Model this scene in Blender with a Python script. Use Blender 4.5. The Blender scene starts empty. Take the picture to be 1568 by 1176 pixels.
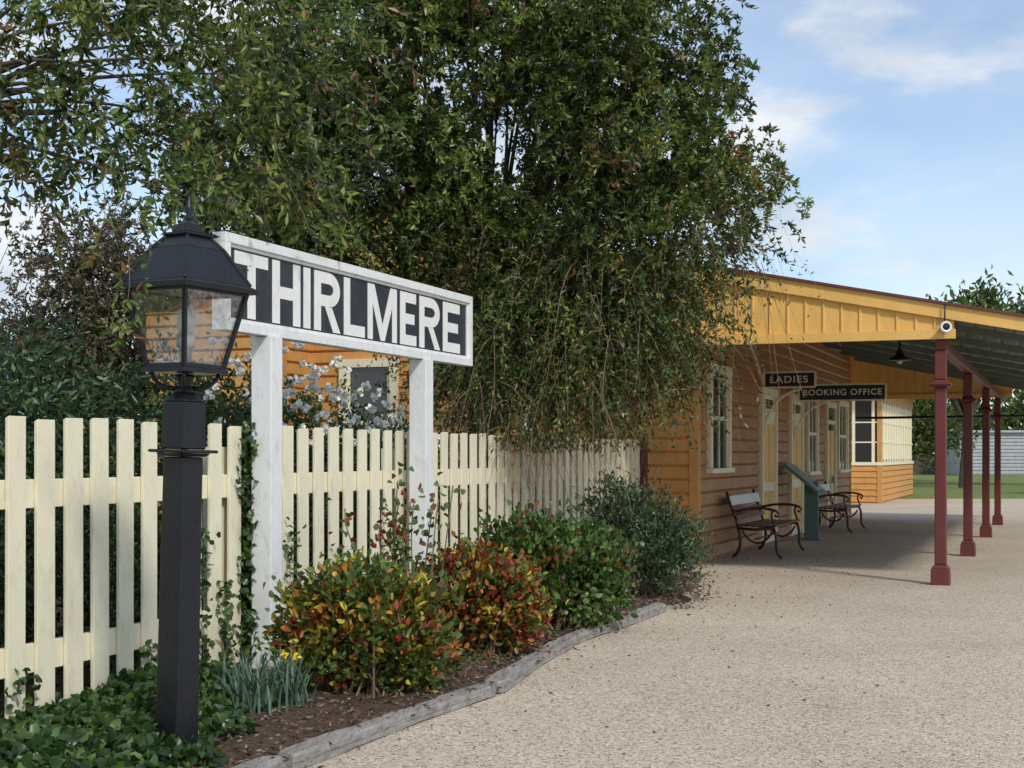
import bpy, math, random
import numpy as np
from mathutils import Vector, Matrix
rng=np.random.default_rng(7); random.seed(7)
sc=bpy.context.scene
sc.view_settings.view_transform='Standard'; sc.view_settings.look='None'; sc.view_settings.exposure=0

# ---------------------------------------------------------------- materials
def newmat(name):
    m=bpy.data.materials.new(name); m.use_nodes=True
    return m,m.node_tree.nodes,m.node_tree.links,m.node_tree.nodes['Principled BSDF']
def paint(name,col,rough=.5,var=.12,scale=6,bump=.15,dirt=None,dirt_amt=.35,metal=0,spec=.4,bscale=60,stretch=(1,1,.45)):
    m,n,l,b=newmat(name)
    tc=n.new('ShaderNodeTexCoord')
    n1=n.new('ShaderNodeTexNoise'); n1.inputs['Scale'].default_value=scale; n1.inputs['Detail'].default_value=8; n1.inputs['Roughness'].default_value=.65
    mp=n.new('ShaderNodeMapping'); mp.inputs['Scale'].default_value=stretch
    l.new(tc.outputs['Object'],mp.inputs[0]); l.new(mp.outputs[0],n1.inputs['Vector'])
    r=n.new('ShaderNodeValToRGB'); r.color_ramp.elements[0].position=.3; r.color_ramp.elements[1].position=.7
    r.color_ramp.elements[0].color=(*[c*(1-var) for c in col],1); r.color_ramp.elements[1].color=(*[min(1,c*(1+var)) for c in col],1)
    l.new(n1.outputs['Fac'],r.inputs[0]); out=r.outputs[0]
    if dirt:
        n2=n.new('ShaderNodeTexNoise'); n2.inputs['Scale'].default_value=scale*3.1; n2.inputs['Detail'].default_value=10; n2.inputs['Roughness'].default_value=.75
        l.new(mp.outputs[0],n2.inputs['Vector'])
        r2=n.new('ShaderNodeValToRGB'); r2.color_ramp.elements[0].position=.52; r2.color_ramp.elements[1].position=.72
        r2.color_ramp.elements[0].color=(0,0,0,1); r2.color_ramp.elements[1].color=(dirt_amt,)*3+(1,)
        l.new(n2.outputs['Fac'],r2.inputs[0])
        mx=n.new('ShaderNodeMixRGB'); l.new(r2.outputs[0],mx.inputs[0]); l.new(out,mx.inputs[1]); mx.inputs[2].default_value=(*dirt,1); out=mx.outputs[0]
    l.new(out,b.inputs['Base Color'])
    b.inputs['Roughness'].default_value=rough; b.inputs['Metallic'].default_value=metal; b.inputs['Specular IOR Level'].default_value=spec
    n3=n.new('ShaderNodeTexNoise'); n3.inputs['Scale'].default_value=bscale; n3.inputs['Detail'].default_value=4
    l.new(mp.outputs[0],n3.inputs['Vector'])
    bp=n.new('ShaderNodeBump'); bp.inputs['Strength'].default_value=bump; bp.inputs['Distance'].default_value=.01
    l.new(n3.outputs['Fac'],bp.inputs['Height']); l.new(bp.outputs[0],b.inputs['Normal'])
    return m
M={}
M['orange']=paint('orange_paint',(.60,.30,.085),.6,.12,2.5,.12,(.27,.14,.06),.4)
M['orange_shade']=paint('orange_paint_shaded',(.41,.205,.085),.5,.15,2.0,.12,(.22,.12,.06),.45)  # wall orange darkened and browned: veranda shade put into the front wall colour
M['yellow']=paint('yellow_paint',(.82,.50,.14),.5,.07,3,.1,(.45,.26,.09),.3)
M['cream']=paint('cream_paint',(.84,.78,.57),.5,.06,5,.15,(.42,.36,.22),.36)
M['white']=paint('white_paint',(.78,.79,.78),.5,.06,6,.2,(.34,.32,.28),.5)
M['letter']=paint('letter_paint',(.80,.80,.77),.6,.05,9,.1,(.45,.42,.38),.3)
M['navy']=paint('sign_dark_paint',(.026,.030,.040),.5,.25,8,.15,(.09,.09,.10),.4)
M['black']=paint('black_iron',(.009,.011,.015),.36,.3,9,.25,(.025,.025,.025),.4)
M['maroon']=paint('maroon_paint',(.135,.030,.027),.45,.15,5,.15,(.07,.03,.025),.4)
M['dkred']=paint('bench_dark_red',(.065,.020,.018),.4,.2,8,.1)
M['green']=paint('ceiling_green',(.15,.18,.15),.6,.12,4,.1)
M['roof']=paint('roof_iron',(.14,.05,.045),.5,.2,3,.1)
M['teal']=paint('stand_teal',(.10,.18,.17),.4,.1,5,.1)
M['bark']=paint('bark',(.10,.075,.055),.9,.4,9,.9,(.2,.17,.14),.4,bscale=25)
M['twig']=paint('twig',(.22,.15,.10),.9,.3,9,.2)
M['timber']=paint('weathered_timber',(.27,.25,.225),.88,.40,26,1.0,(.06,.052,.045),.95,bscale=40,stretch=(1,.10,1))
M['grey']=paint('grey_metal',(.42,.44,.45),.5,.15,4,.1)
M['panel']=paint('info_panel_print',(.42,.50,.55),.3,.35,22,.05,(.1,.15,.2),.6)
m,n,l,b=newmat('window_glass'); b.inputs['Base Color'].default_value=(.03,.035,.04,1); b.inputs['Roughness'].default_value=.06; b.inputs['Specular IOR Level'].default_value=.8
nn=n.new('ShaderNodeTexNoise'); nn.inputs['Scale'].default_value=3; bp=n.new('ShaderNodeBump'); bp.inputs['Strength'].default_value=.08; l.new(nn.outputs['Fac'],bp.inputs['Height']); l.new(bp.outputs[0],b.inputs['Normal']); M['glass']=m
M['blind']=paint('window_blinds',(.72,.66,.48),.6,.12,2,.05)
m=bpy.data.materials.new('lantern_glass'); m.use_nodes=True; n=m.node_tree.nodes; l=m.node_tree.links; n.clear()
o=n.new('ShaderNodeOutputMaterial'); mx=n.new('ShaderNodeMixShader'); t=n.new('ShaderNodeBsdfTransparent'); g=n.new('ShaderNodeBsdfGlossy'); g.inputs['Roughness'].default_value=.12
t.inputs[0].default_value=(.93,.95,.95,1); nz=n.new('ShaderNodeTexNoise'); nz.inputs['Scale'].default_value=14; nz.inputs['Detail'].default_value=6
mr=n.new('ShaderNodeMapRange'); mr.inputs[1].default_value=.35; mr.inputs[2].default_value=.75; mr.inputs[3].default_value=.08; mr.inputs[4].default_value=.5
l.new(nz.outputs['Fac'],mr.inputs[0]); l.new(mr.outputs[0],mx.inputs[0]); l.new(t.outputs[0],mx.inputs[1]); l.new(g.outputs[0],mx.inputs[2]); l.new(mx.outputs[0],o.inputs[0]); M['lglass']=m
def leafmat(name,trans=.28,rough=.36):
    m,n,l,b=newmat(name)
    a=n.new('ShaderNodeAttribute'); a.attribute_name='Col'
    l.new(a.outputs['Color'],b.inputs['Base Color']); b.inputs['Roughness'].default_value=rough; b.inputs['Specular IOR Level'].default_value=.5
    if trans>0:
        tr=n.new('ShaderNodeBsdfTranslucent'); hs=n.new('ShaderNodeHueSaturation'); hs.inputs['Saturation'].default_value=1.15; hs.inputs['Value'].default_value=1.5; hs.inputs['Hue'].default_value=.485
        l.new(a.outputs['Color'],hs.inputs['Color']); l.new(hs.outputs[0],tr.inputs[0])
        ms=n.new('ShaderNodeMixShader'); ms.inputs[0].default_value=trans; l.new(b.outputs[0],ms.inputs[1]); l.new(tr.outputs[0],ms.inputs[2]); l.new(ms.outputs[0],n['Material Output'].inputs[0])
    return m
M['leaf']=leafmat('leaves'); M['chip']=leafmat('mulch_chips',0.0,.9); M['petal']=leafmat('petals',0,.7)
# gravel
m,n,l,b=newmat('gravel'); tc=n.new('ShaderNodeTexCoord')
v=n.new('ShaderNodeTexVoronoi'); v.inputs['Scale'].default_value=90; l.new(tc.outputs['Object'],v.inputs['Vector'])
r=n.new('ShaderNodeValToRGB'); cr=r.color_ramp
cr.elements[0].color=(.15,.11,.08,1); cr.elements[0].position=0; cr.elements[1].color=(.76,.69,.58,1)
for p,c in ((.12,(.35,.26,.18,1)),(.32,(.53,.425,.31,1)),(.7,(.61,.515,.40,1))):
    e=cr.elements.new(p); e.color=c
sep=n.new('ShaderNodeSeparateColor'); l.new(v.outputs['Color'],sep.inputs[0]); l.new(sep.outputs[0],r.inputs[0])
big=n.new('ShaderNodeTexNoise'); big.inputs['Scale'].default_value=.45; big.inputs['Detail'].default_value=7; big.inputs['Roughness'].default_value=.6; l.new(tc.outputs['Object'],big.inputs['Vector'])
br=n.new('ShaderNodeMapRange'); br.inputs[1].default_value=.3; br.inputs[2].default_value=.7; br.inputs[3].default_value=.86; br.inputs[4].default_value=1.08; l.new(big.outputs['Fac'],br.inputs[0])
mu=n.new('ShaderNodeMixRGB'); mu.blend_type='MULTIPLY'; mu.inputs[0].default_value=1; l.new(r.outputs[0],mu.inputs[1]); l.new(br.outputs[0],mu.inputs[2]); 
l.new(mu.outputs[0],b.inputs['Base Color']); b.inputs['Roughness'].default_value=.9; b.inputs['Specular IOR Level'].default_value=.2
bp=n.new('ShaderNodeBump'); bp.inputs['Strength'].default_value=.75; bp.inputs['Distance'].default_value=.006; bp.invert=True; l.new(v.outputs['Distance'],bp.inputs['Height']); l.new(bp.outputs[0],b.inputs['Normal']); M['gravel']=m
def ground(name,c1,c2,sc_):
    m,n,l,b=newmat(name); tc=n.new('ShaderNodeTexCoord'); a=n.new('ShaderNodeTexNoise'); a.inputs['Scale'].default_value=sc_; a.inputs['Detail'].default_value=12; a.inputs['Roughness'].default_value=.75
    l.new(tc.outputs['Object'],a.inputs['Vector']); r=n.new('ShaderNodeValToRGB'); r.color_ramp.elements[0].position=.35; r.color_ramp.elements[1].position=.65
    r.color_ramp.elements[0].color=(*c1,1); r.color_ramp.elements[1].color=(*c2,1); l.new(a.outputs['Fac'],r.inputs[0]); l.new(r.outputs[0],b.inputs['Base Color']); b.inputs['Roughness'].default_value=.95; b.inputs['Specular IOR Level'].default_value=.15
    bp=n.new('ShaderNodeBump'); bp.inputs['Strength'].default_value=.8; bp.inputs['Distance'].default_value=.02; l.new(a.outputs['Fac'],bp.inputs['Height']); l.new(bp.outputs[0],b.inputs['Normal']); return m
M['grass']=ground('grass_mat',(.10,.14,.04),(.24,.27,.09),3)
M['soil']=ground('soil_mat',(.05,.032,.022),(.15,.10,.07),18)

# ---------------------------------------------------------------- mesh builder
def link(o,parent=None):
    sc.collection.objects.link(o)
    if parent: o.parent=parent
    return o
def empty(name,loc=(0,0,0),rz=0,parent=None):
    e=bpy.data.objects.new(name,None); e.location=loc; e.rotation_euler=(0,0,rz); e.empty_display_size=.3
    return link(e,parent)
class MB:
    def __init__(s): s.v=[];s.f=[];s.m=[]
    def hexa(s,p,mi=0):
        k=len(s.v); s.v+=[tuple(q) for q in p]
        for f in ((0,3,2,1),(4,5,6,7),(0,1,5,4),(1,2,6,5),(2,3,7,6),(3,0,4,7)): s.f.append(tuple(k+i for i in f)); s.m.append(mi)
    def box(s,x0,x1,y0,y1,z0,z1,mi=0):
        s.hexa([(x0,y0,z0),(x1,y0,z0),(x1,y1,z0),(x0,y1,z0),(x0,y0,z1),(x1,y0,z1),(x1,y1,z1),(x0,y1,z1)],mi)
    def cbox(s,c,size,R=None,mi=0):
        hx,hy,hz=[q/2 for q in size]; pts=[]
        for z in(-hz,hz):
            for x,y in((-hx,-hy),(hx,-hy),(hx,hy),(-hx,hy)):
                q=Vector((x,y,z)); q=(R@q if R else q)+Vector(c); pts.append(q)
        s.hexa(pts,mi)
    def beam(s,p,q,w,h,mi=0,up=(0,0,1)):
        p=Vector(p);q=Vector(q);d=(q-p).normalized(); side=d.cross(Vector(up)); 
        if side.length<1e-4: side=Vector((1,0,0))
        side.normalize(); u=side.cross(d)
        pts=[]
        for b_ in(p,q):
            for a,c in((-1,-1),(1,-1),(1,1),(-1,1)): pts.append(b_+side*a*w/2+u*c*h/2)
        s.hexa(pts,mi)
    def frus(s,z0,a0,z1,a1,mi=0,cx=0,cy=0):
        a0/=2;a1/=2
        s.hexa([(cx-a0,cy-a0,z0),(cx+a0,cy-a0,z0),(cx+a0,cy+a0,z0),(cx-a0,cy+a0,z0),(cx-a1,cy-a1,z1),(cx+a1,cy-a1,z1),(cx+a1,cy+a1,z1),(cx-a1,cy+a1,z1)],mi)
    def quad(s,p,mi=0):
        k=len(s.v); s.v+=[tuple(q) for q in p]; s.f.append(tuple(range(k,k+len(p)))); s.m.append(mi)
    def tube(s,pts,rads,n=8,mi=0,cap=True):
        pts=[Vector(p) for p in pts]; k0=len(s.v); ref=Vector((.3,.2,1)).normalized()
        for i,p in enumerate(pts):
            d=(pts[min(i+1,len(pts)-1)]-pts[max(i-1,0)]).normalized()
            a=d.cross(ref)
            if a.length<.1: a=d.cross(Vector((1,0,0)))
            a.normalize(); b_=d.cross(a); r_=rads[i] if hasattr(rads,'__len__') else rads
            for j in range(n):
                t_=2*math.pi*j/n; s.v.append(tuple(p+a*math.cos(t_)*r_+b_*math.sin(t_)*r_))
        for i in range(len(pts)-1):
            for j in range(n):
                s.f.append((k0+i*n+j,k0+i*n+(j+1)%n,k0+(i+1)*n+(j+1)%n,k0+(i+1)*n+j)); s.m.append(mi)
        if cap:
            s.f.append(tuple(k0+j for j in range(n))[::-1]); s.m.append(mi); s.f.append(tuple(k0+(len(pts)-1)*n+j for j in range(n))); s.m.append(mi)
    def prism(s,poly,fn,d0,d1,mi=0):
        k=len(s.v); N=len(poly)
        for a,b_ in poly: s.v.append(fn(a,b_,d0))
        for a,b_ in poly: s.v.append(fn(a,b_,d1))
        s.f.append(tuple(range(k+N,k+2*N))); s.m.append(mi)
        s.f.append(tuple(range(k,k+N))[::-1]); s.m.append(mi)
        for i in range(N):
            j=(i+1)%N; s.f.append((k+i,k+j,k+N+j,k+N+i)); s.m.append(mi)
    def make(s,name,mats,parent=None,bevel=0,smooth=False,loc=None):
        me=bpy.data.meshes.new(name); me.from_pydata(s.v,[],s.f); 
        for q in mats: me.materials.append(M[q])
        me.polygons.foreach_set('material_index',s.m); 
        if smooth: me.polygons.foreach_set('use_smooth',[True]*len(s.f))
        me.validate(); me.update()
        import bmesh
        bm=bmesh.new(); bm.from_mesh(me); bmesh.ops.recalc_face_normals(bm,faces=bm.faces); bm.to_mesh(me); bm.free()
        o=bpy.data.objects.new(name,me); link(o,parent)
        if loc: o.location=loc
        if bevel:
            md=o.modifiers.new('bev','BEVEL'); md.width=bevel; md.segments=2; md.limit_method='ANGLE'; md.angle_limit=.7
        return o

# ---------------------------------------------------------------- leaves
def nrm(a): return a/np.maximum(np.linalg.norm(a,axis=1,keepdims=True),1e-6)
def leaves(name,P,D,L,W,C,mat='leaf',parent=None,rnd=False):
    N=len(P); D=nrm(D); S=nrm(np.cross(D,rng.normal(size=(N,3)))); U=np.cross(S,D)
    L=np.broadcast_to(L,(N,))[:,None]; W=np.broadcast_to(W,(N,))[:,None]
    me=bpy.data.meshes.new(name)
    if rnd:
        k=6; V=np.empty((N,6,3)); V[:,0]=P; V[:,3]=P+D*L-U*L*.18
        for i,(f,w_,sg) in {1:(.28,.44,1),2:(.70,.40,1),4:(.70,.40,-1),5:(.28,.44,-1)}.items(): V[:,i]=P+D*L*f+S*W*w_*sg+U*(W*.2-L*.10*f)
        idx=(np.arange(N)[:,None]*6+np.array([0,1,2,3,0,3,4,5])).reshape(-1); nf=2*N; fs=4
    else:
        k=4; V=np.empty((N,4,3)); V[:,0]=P; V[:,1]=P+D*L*.5+S*W/2+U*W*.2; V[:,2]=P+D*L-U*L*.12; V[:,3]=P+D*L*.5-S*W/2+U*W*.2
        idx=(np.arange(N)[:,None]*4+np.array([0,1,2,0,2,3])).reshape(-1); nf=2*N; fs=3
    me.vertices.add(k*N); me.vertices.foreach_set('co',V.reshape(-1).astype(np.float32))
    me.loops.add(len(idx)); me.loops.foreach_set('vertex_index',idx.astype(np.int32))
    me.polygons.add(nf); me.polygons.foreach_set('loop_start',(np.arange(nf)*fs).astype(np.int32))
    me.update(calc_edges=True)
    ca=me.color_attributes.new('Col','FLOAT_COLOR','POINT'); cc=np.ones((N,k,4)); cc[:,:,:3]=C[:,None,:]; ca.data.foreach_set('color',cc.reshape(-1).astype(np.float32))
    me.materials.append(M[mat]); o=bpy.data.objects.new(name,me); return link(o,parent)
def palette(pal,w,n): 
    w=np.array(w,float); w/=w.sum(); return np.array(pal)[rng.choice(len(pal),n,p=w)]
def ribbons(name,paths,width,mat,parent=None):
    N,K,_=paths.shape; S=nrm(rng.normal(size=(N,3)))[:,None,:]; w=np.linspace(1,.4,K)[None,:,None]*width
    V=np.stack([paths-S*w/2,paths+S*w/2],2).reshape(-1,3)
    b=(np.arange(N)[:,None]*K+np.arange(K-1)[None,:]).reshape(-1)*2
    F=np.stack([b,b+1,b+3,b+2],1).reshape(-1)
    me=bpy.data.meshes.new(name); me.vertices.add(len(V)); me.vertices.foreach_set('co',V.reshape(-1).astype(np.float32))
    me.loops.add(len(F)); me.loops.foreach_set('vertex_index',F.astype(np.int32)); me.polygons.add(len(F)//4); me.polygons.foreach_set('loop_start',(np.arange(len(F)//4)*4).astype(np.int32)); me.update(calc_edges=True)
    me.materials.append(M[mat]); o=bpy.data.objects.new(name,me); return link(o,parent)
def centers(lobes,n,shell):
    lb=np.array(lobes,float); w=(lb[:,3]*lb[:,4]*lb[:,5])**(2/3); w/=w.sum(); i=rng.choice(len(lb),n,p=w)
    d=nrm(rng.normal(size=(n,3))); r=rng.uniform(shell[0],shell[1],(n,1)); return lb[i,:3]+d*r*lb[i,3:6], nrm(d/lb[i,3:6])
def shrub(name,lobes,nclump,per,cr,L,W,pal,w,shell=(.55,1.0),up=.35,parent=None,stems=0,base=None,tone=.35,mat='leaf',out=.6,rnd=False):
    root=parent or empty(name)
    c,o=centers(lobes,nclump,shell); k=c[:,2]>.03; c=c[k];o=o[k]; nc=len(c)
    P=np.repeat(c,per,0)+rng.normal(size=(nc*per,3))*cr; O=np.repeat(o,per,0)
    D=O*out+rng.normal(size=P.shape)*.55+np.array([0,0,up]); T=np.repeat(rng.uniform(1-tone,1+tone,(nc,1)),per,0)
    cp=palette(pal,w,nc); C=np.where(rng.random((nc*per,1))<.6,np.repeat(cp,per,0),palette(pal,w,nc*per))*T*rng.uniform(.75,1.25,(nc*per,1))
    k=P[:,2]>.02; P,D,C=P[k],D[k],C[k]; N=len(P)
    leaves('foliage',P,D,L*rng.uniform(.55,1.25,N),W*rng.uniform(.7,1.2,N),C,mat,root,rnd)
    if stems:
        mb=MB()
        for i in range(stems):
            tgt=c[rng.integers(nc)]; b0=np.array(base)+np.array([rng.normal()*.12*lobes[0][3]*2,rng.normal()*.08,0]); mid=(b0+tgt)/2+np.array([*(rng.normal(size=2)*.04),.08])
            mb.tube([b0,mid,tgt],[.009,.006,.003],5)
        mb.make('stems',['twig'],root)
    return root
def bez(p0,p1,p2,p3,n=9):
    p0,p1,p2,p3=[np.array(q,float) for q in(p0,p1,p2,p3)]; return [tuple((1-t)**3*p0+3*(1-t)**2*t*p1+3*(1-t)*t*t*p2+t**3*p3) for t in np.linspace(0,1,n)]
def strandtree(root,lobes,nclump,nstr,nleaf,slen,L,W,pal,w,shell=(.35,1.0),crad=.2,droop=.55,ltone=.35,zmin=1.5,outw=.35,tuft=1.0,along=.5,up=0.,tw=.006,hole=None):
    c,o=centers(lobes,nclump,shell)
    if hole:
        k=np.ones(len(c),bool)
        for hx,hz,hr in hole: k&=((c[:,0]-hx)**2+(c[:,2]-hz)**2)>hr*hr
        c=c[k];o=o[k]
    nc=len(c)
    S=np.repeat(c,nstr,0)+rng.normal(size=(nc*nstr,3))*crad; O=np.repeat(o,nstr,0); ns=len(S)
    d0=nrm(O*outw*1.6+rng.normal(size=(ns,3))*.55+np.array([0,0,.15])); ln=slen*rng.uniform(.45,1.3,(ns,1))
    K=7; ts=np.linspace(0,1,K)
    paths=S[:,None,:]+d0[:,None,:]*ln[:,:,None]*(ts[None,:,None]*.75)+np.array([0,0,-1.])[None,None,:]*(ln[:,:,None]*droop*ts[None,:,None]**2)
    paths+= np.cumsum(rng.normal(size=paths.shape)*.008,1)
    ribbons('twigs',paths,tw,'twig',root)
    tl=.05+.95*rng.random((ns,nleaf))**tuft
    x=tl*(K-1); i0=np.clip(x.astype(int),0,K-2); f=(x-i0)[...,None]; ar=np.arange(ns)[:,None]
    P=(paths[ar,i0]*(1-f)+paths[ar,i0+1]*f).reshape(-1,3); T=(paths[ar,i0+1]-paths[ar,i0]).reshape(-1,3)
    N=len(P); D=nrm(T)*along+rng.normal(size=(N,3))*.55+np.repeat(O,nleaf,0)*.2+np.array([0,0,up])
    cp=np.repeat(palette(pal,w,nc),nstr*nleaf,0); tone=np.repeat(rng.uniform(1-ltone,1+ltone,(nc,1)),nstr*nleaf,0)
    C=np.where(rng.random((N,1))<.5,cp,palette(pal,w,N))*tone*rng.uniform(.7,1.3,(N,1))
    k=P[:,2]>zmin; P,D,C=P[k],D[k],C[k]; N=len(P)
    leaves('foliage',P,D,L*rng.uniform(.6,1.25,N),W*rng.uniform(.7,1.2,N),C,'leaf',root)
    return c

# ---------------------------------------------------------------- world, sun, camera
to_sun=Vector((.44*.74,-.89*.74,.67)).normalized()
w=bpy.data.worlds.new('World'); sc.world=w; w.use_nodes=True; n=w.node_tree.nodes; l=w.node_tree.links; bg=n['Background']
sky=n.new('ShaderNodeTexSky'); sky.sky_type='NISHITA'; sky.sun_disc=False; sky.sun_elevation=math.asin(to_sun.z); sky.sun_rotation=math.atan2(to_sun.x,to_sun.y); sky.air_density=1.0; sky.dust_density=.3; sky.ozone_density=1.8
tc=n.new('ShaderNodeTexCoord'); mp=n.new('ShaderNodeMapping'); mp.inputs['Scale'].default_value=(1.0,1.0,2.8); mp.inputs['Location'].default_value=(4.1,1.4,.05); l.new(tc.outputs['Generated'],mp.inputs[0])
nz=n.new('ShaderNodeTexNoise'); nz.inputs['Scale'].default_value=4.9; nz.inputs['Detail'].default_value=10; nz.inputs['Roughness'].default_value=.56; nz.inputs['Distortion'].default_value=.1; l.new(mp.outputs[0],nz.inputs['Vector'])
rp=n.new('ShaderNodeValToRGB'); rp.color_ramp.elements[0].position=.46; rp.color_ramp.elements[1].position=.63; rp.color_ramp.elements[0].color=(.26,.26,.26,1); rp.color_ramp.elements[1].color=(.95,.95,.95,1); rp.color_ramp.interpolation='EASE'; l.new(nz.outputs['Fac'],rp.inputs[0])
sx=n.new('ShaderNodeSeparateXYZ'); l.new(tc.outputs['Generated'],sx.inputs[0]); hz=n.new('ShaderNodeMapRange'); hz.inputs[1].default_value=.0; hz.inputs[2].default_value=.26; hz.inputs[3].default_value=.68; hz.inputs[4].default_value=.05; l.new(sx.outputs[2],hz.inputs[0])
mxx=n.new('ShaderNodeMath'); mxx.operation='MAXIMUM'; l.new(rp.outputs[0],mxx.inputs[0]); l.new(hz.outputs[0],mxx.inputs[1])
mp2=n.new('ShaderNodeMapping'); mp2.inputs['Scale'].default_value=(1.0,1.0,2.8); mp2.inputs['Location'].default_value=(4.1,1.4,.17); l.new(tc.outputs['Generated'],mp2.inputs[0])
n2=n.new('ShaderNodeTexNoise'); n2.inputs['Scale'].default_value=4.9; n2.inputs['Detail'].default_value=5; l.new(mp2.outputs[0],n2.inputs['Vector'])
cc=n.new('ShaderNodeValToRGB'); cc.color_ramp.elements[1].color=(4.5,5.2,6.0,1); cc.color_ramp.elements[0].color=(7.1,7.25,7.4,1); cc.color_ramp.elements[0].position=.44; cc.color_ramp.elements[1].position=.64; l.new(n2.outputs['Fac'],cc.inputs[0])
bl=n.new('ShaderNodeMixRGB'); bl.blend_type='MULTIPLY'; bl.inputs[0].default_value=1; bl.inputs[2].default_value=(1.15,1.2,1.25,1); l.new(sky.outputs[0],bl.inputs[1])
mx=n.new('ShaderNodeMixRGB'); l.new(mxx.outputs[0],mx.inputs[0]); l.new(bl.outputs[0],mx.inputs[1]); l.new(cc.outputs[0],mx.inputs[2]); l.new(mx.outputs[0],bg.inputs[0]); bg.inputs[1].default_value=.13
sl=bpy.data.lights.new('sun','SUN'); sl.energy=2.4; sl.angle=math.radians(7); sl.color=(1,.95,.87); so=bpy.data.objects.new('sun',sl); link(so); so.location=(5,-10,20); so.rotation_euler=to_sun.to_track_quat('Z','Y').to_euler()
cd=bpy.data.cameras.new('camera'); co=bpy.data.objects.new('camera',cd); link(co); co.location=(0,0,1.45); co.rotation_euler=(math.pi/2,0,0); cd.lens=50; cd.sensor_width=36; cd.shift_y=.0689; cd.clip_end=3000; sc.camera=co

# ---------------------------------------------------------------- ground
mb=MB(); mb.quad([(-800,-200,-.02),(800,-200,-.02),(800,1500,-.02),(-800,1500,-.02)]); mb.make('ground',['grass'])
mb=MB(); mb.quad([(-6,-10,-.012),(60,-10,-.012),(60,30,-.012),(27,47,-.012),(4,47,-.012),(-6,20,-.012)]); mb.make('gravel_platform',['gravel'])
fx=lambda y:-2.59+(y-7.2)*.3658
EP=[(3,-2.75),(5,-1.75),(6.58,-1.07),(7.5,-.66),(8.68,-.135),(9.8,.15),(10.9,.43),(12,.9),(13.2,1.37),(14.5,1.78),(16,1.9),(19,2.3)]
ex=lambda y: float(np.interp(y,[p[0] for p in EP],[p[1] for p in EP]))
mb=MB(); ny,nx=90,50
for j in range(ny+1):
    y=3.2+j*(15.7)/ny
    for i in range(nx+1):
        t=i/nx; x=(fx(y)-9)*(1-t)**2.2+ (ex(y)+ (.0 if y<13 else .12*math.sin(y*5)))*(1-(1-t)**2.2)
        z=.015+ .03*min(1,(ex(y)-x)*3)+.012*math.sin(x*9+y*3)*math.sin(y*7)+random.uniform(-.004,.004) if t<.999 else .004
        mb.v.append((x,y,z))
for j in range(ny):
    for i in range(nx):
        a=j*(nx+1)+i; mb.f.append((a,a+1,a+nx+2,a+nx+1)); mb.m.append(0)
mb.make('garden_bed',['soil'],smooth=True)
N=18000; y=rng.uniform(5,17.5,N); exa=np.array([ex(q) for q in y]); fxa=fx(y); t=rng.random(N); x=fxa+.05+(exa+.1-fxa-.1)*t+np.where(rng.random(N)<.06,np.abs(rng.normal(size=N))*.14,0)+np.where(y>13.3,np.abs(rng.normal(size=N))*.18,0)
P=np.stack([x,y,rng.uniform(.02,.065,N)],1); P[:,2]=np.where(x>exa+.06,.0,P[:,2]); D=rng.normal(size=(N,3))*np.array([1,1,.25])
leaves('bark_mulch',P,D,rng.uniform(.02,.06,N),rng.uniform(.008,.02,N),palette([(.10,.06,.04),(.17,.11,.075),(.24,.17,.12),(.05,.03,.02),(.33,.26,.2)],[3,3,2,2,1],N),'chip')
N=260; y=rng.uniform(6.6,26,N); x=np.array([ex(min(q,18)) for q in y])+np.abs(rng.normal(size=N))*1.3+.1; P=np.stack([x,y,np.full(N,.0)],1)
leaves('fallen_leaves',P,rng.normal(size=(N,3))*np.array([1,1,.15]),rng.uniform(.02,.045,N),.014,palette([(.12,.07,.04),(.25,.12,.05),(.08,.09,.03)],[3,1,1],N),'chip')
def edge_run(y0,y1,seed):
    mb=MB(); r=random.Random(seed); p0=Vector((ex(y0),y0,0)); p1=Vector((ex(y1),y1,0)); Ln=(p1-p0).length; n_=max(4,int(Ln/.05)); ph=r.uniform(0,6)
    d=(p1-p0)/Ln; s_=Vector((d.y,-d.x,0))
    prof=((-1,-.1),(-1,.72),(-.85,1),(-.5,1.02),(-.40,.84),(-.30,1.02),(.15,1),(.25,.86),(.35,1.0),(.85,.97),(1,.78),(1.03,.4),(.97,.3),(1.05,-.1)); m_=len(prof)
    for k in range(n_+1):
        q=p0+d*(Ln*k/n_); u=k/n_*Ln; end=1-.35*max(0,1-min(u,Ln-u)/.05); off=.010*math.sin(u*2.3+ph)
        h=(.064+.007*math.sin(u*2.1+ph)+r.uniform(-.002,.002))*(.75+.25*end); wd=(.060+.006*math.sin(u*3+ph))*end
        for j,(a,b_) in enumerate(prof): mb.v.append((q.x+s_.x*(a*wd+off),q.y+s_.y*(a*wd+off),b_*h+.003*math.sin(u*9+j*2.1)))
    for k in range(n_):
        for j in range(m_-1): mb.f.append((k*m_+j,k*m_+j+1,(k+1)*m_+j+1,(k+1)*m_+j)); mb.m.append(0)
    mb.f.append(tuple(range(m_))); mb.m.append(0); mb.f.append(tuple(n_*m_+j for j in range(m_))); mb.m.append(0)
    return mb
er=empty('timber_garden_edging')
for i,(a,b_) in enumerate(((4.2,6.58),(6.60,8.66),(8.68,10.88),(10.90,13.3))): edge_run(a,b_,i+2).make('edging_sleeper',['timber'],er)

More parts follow.
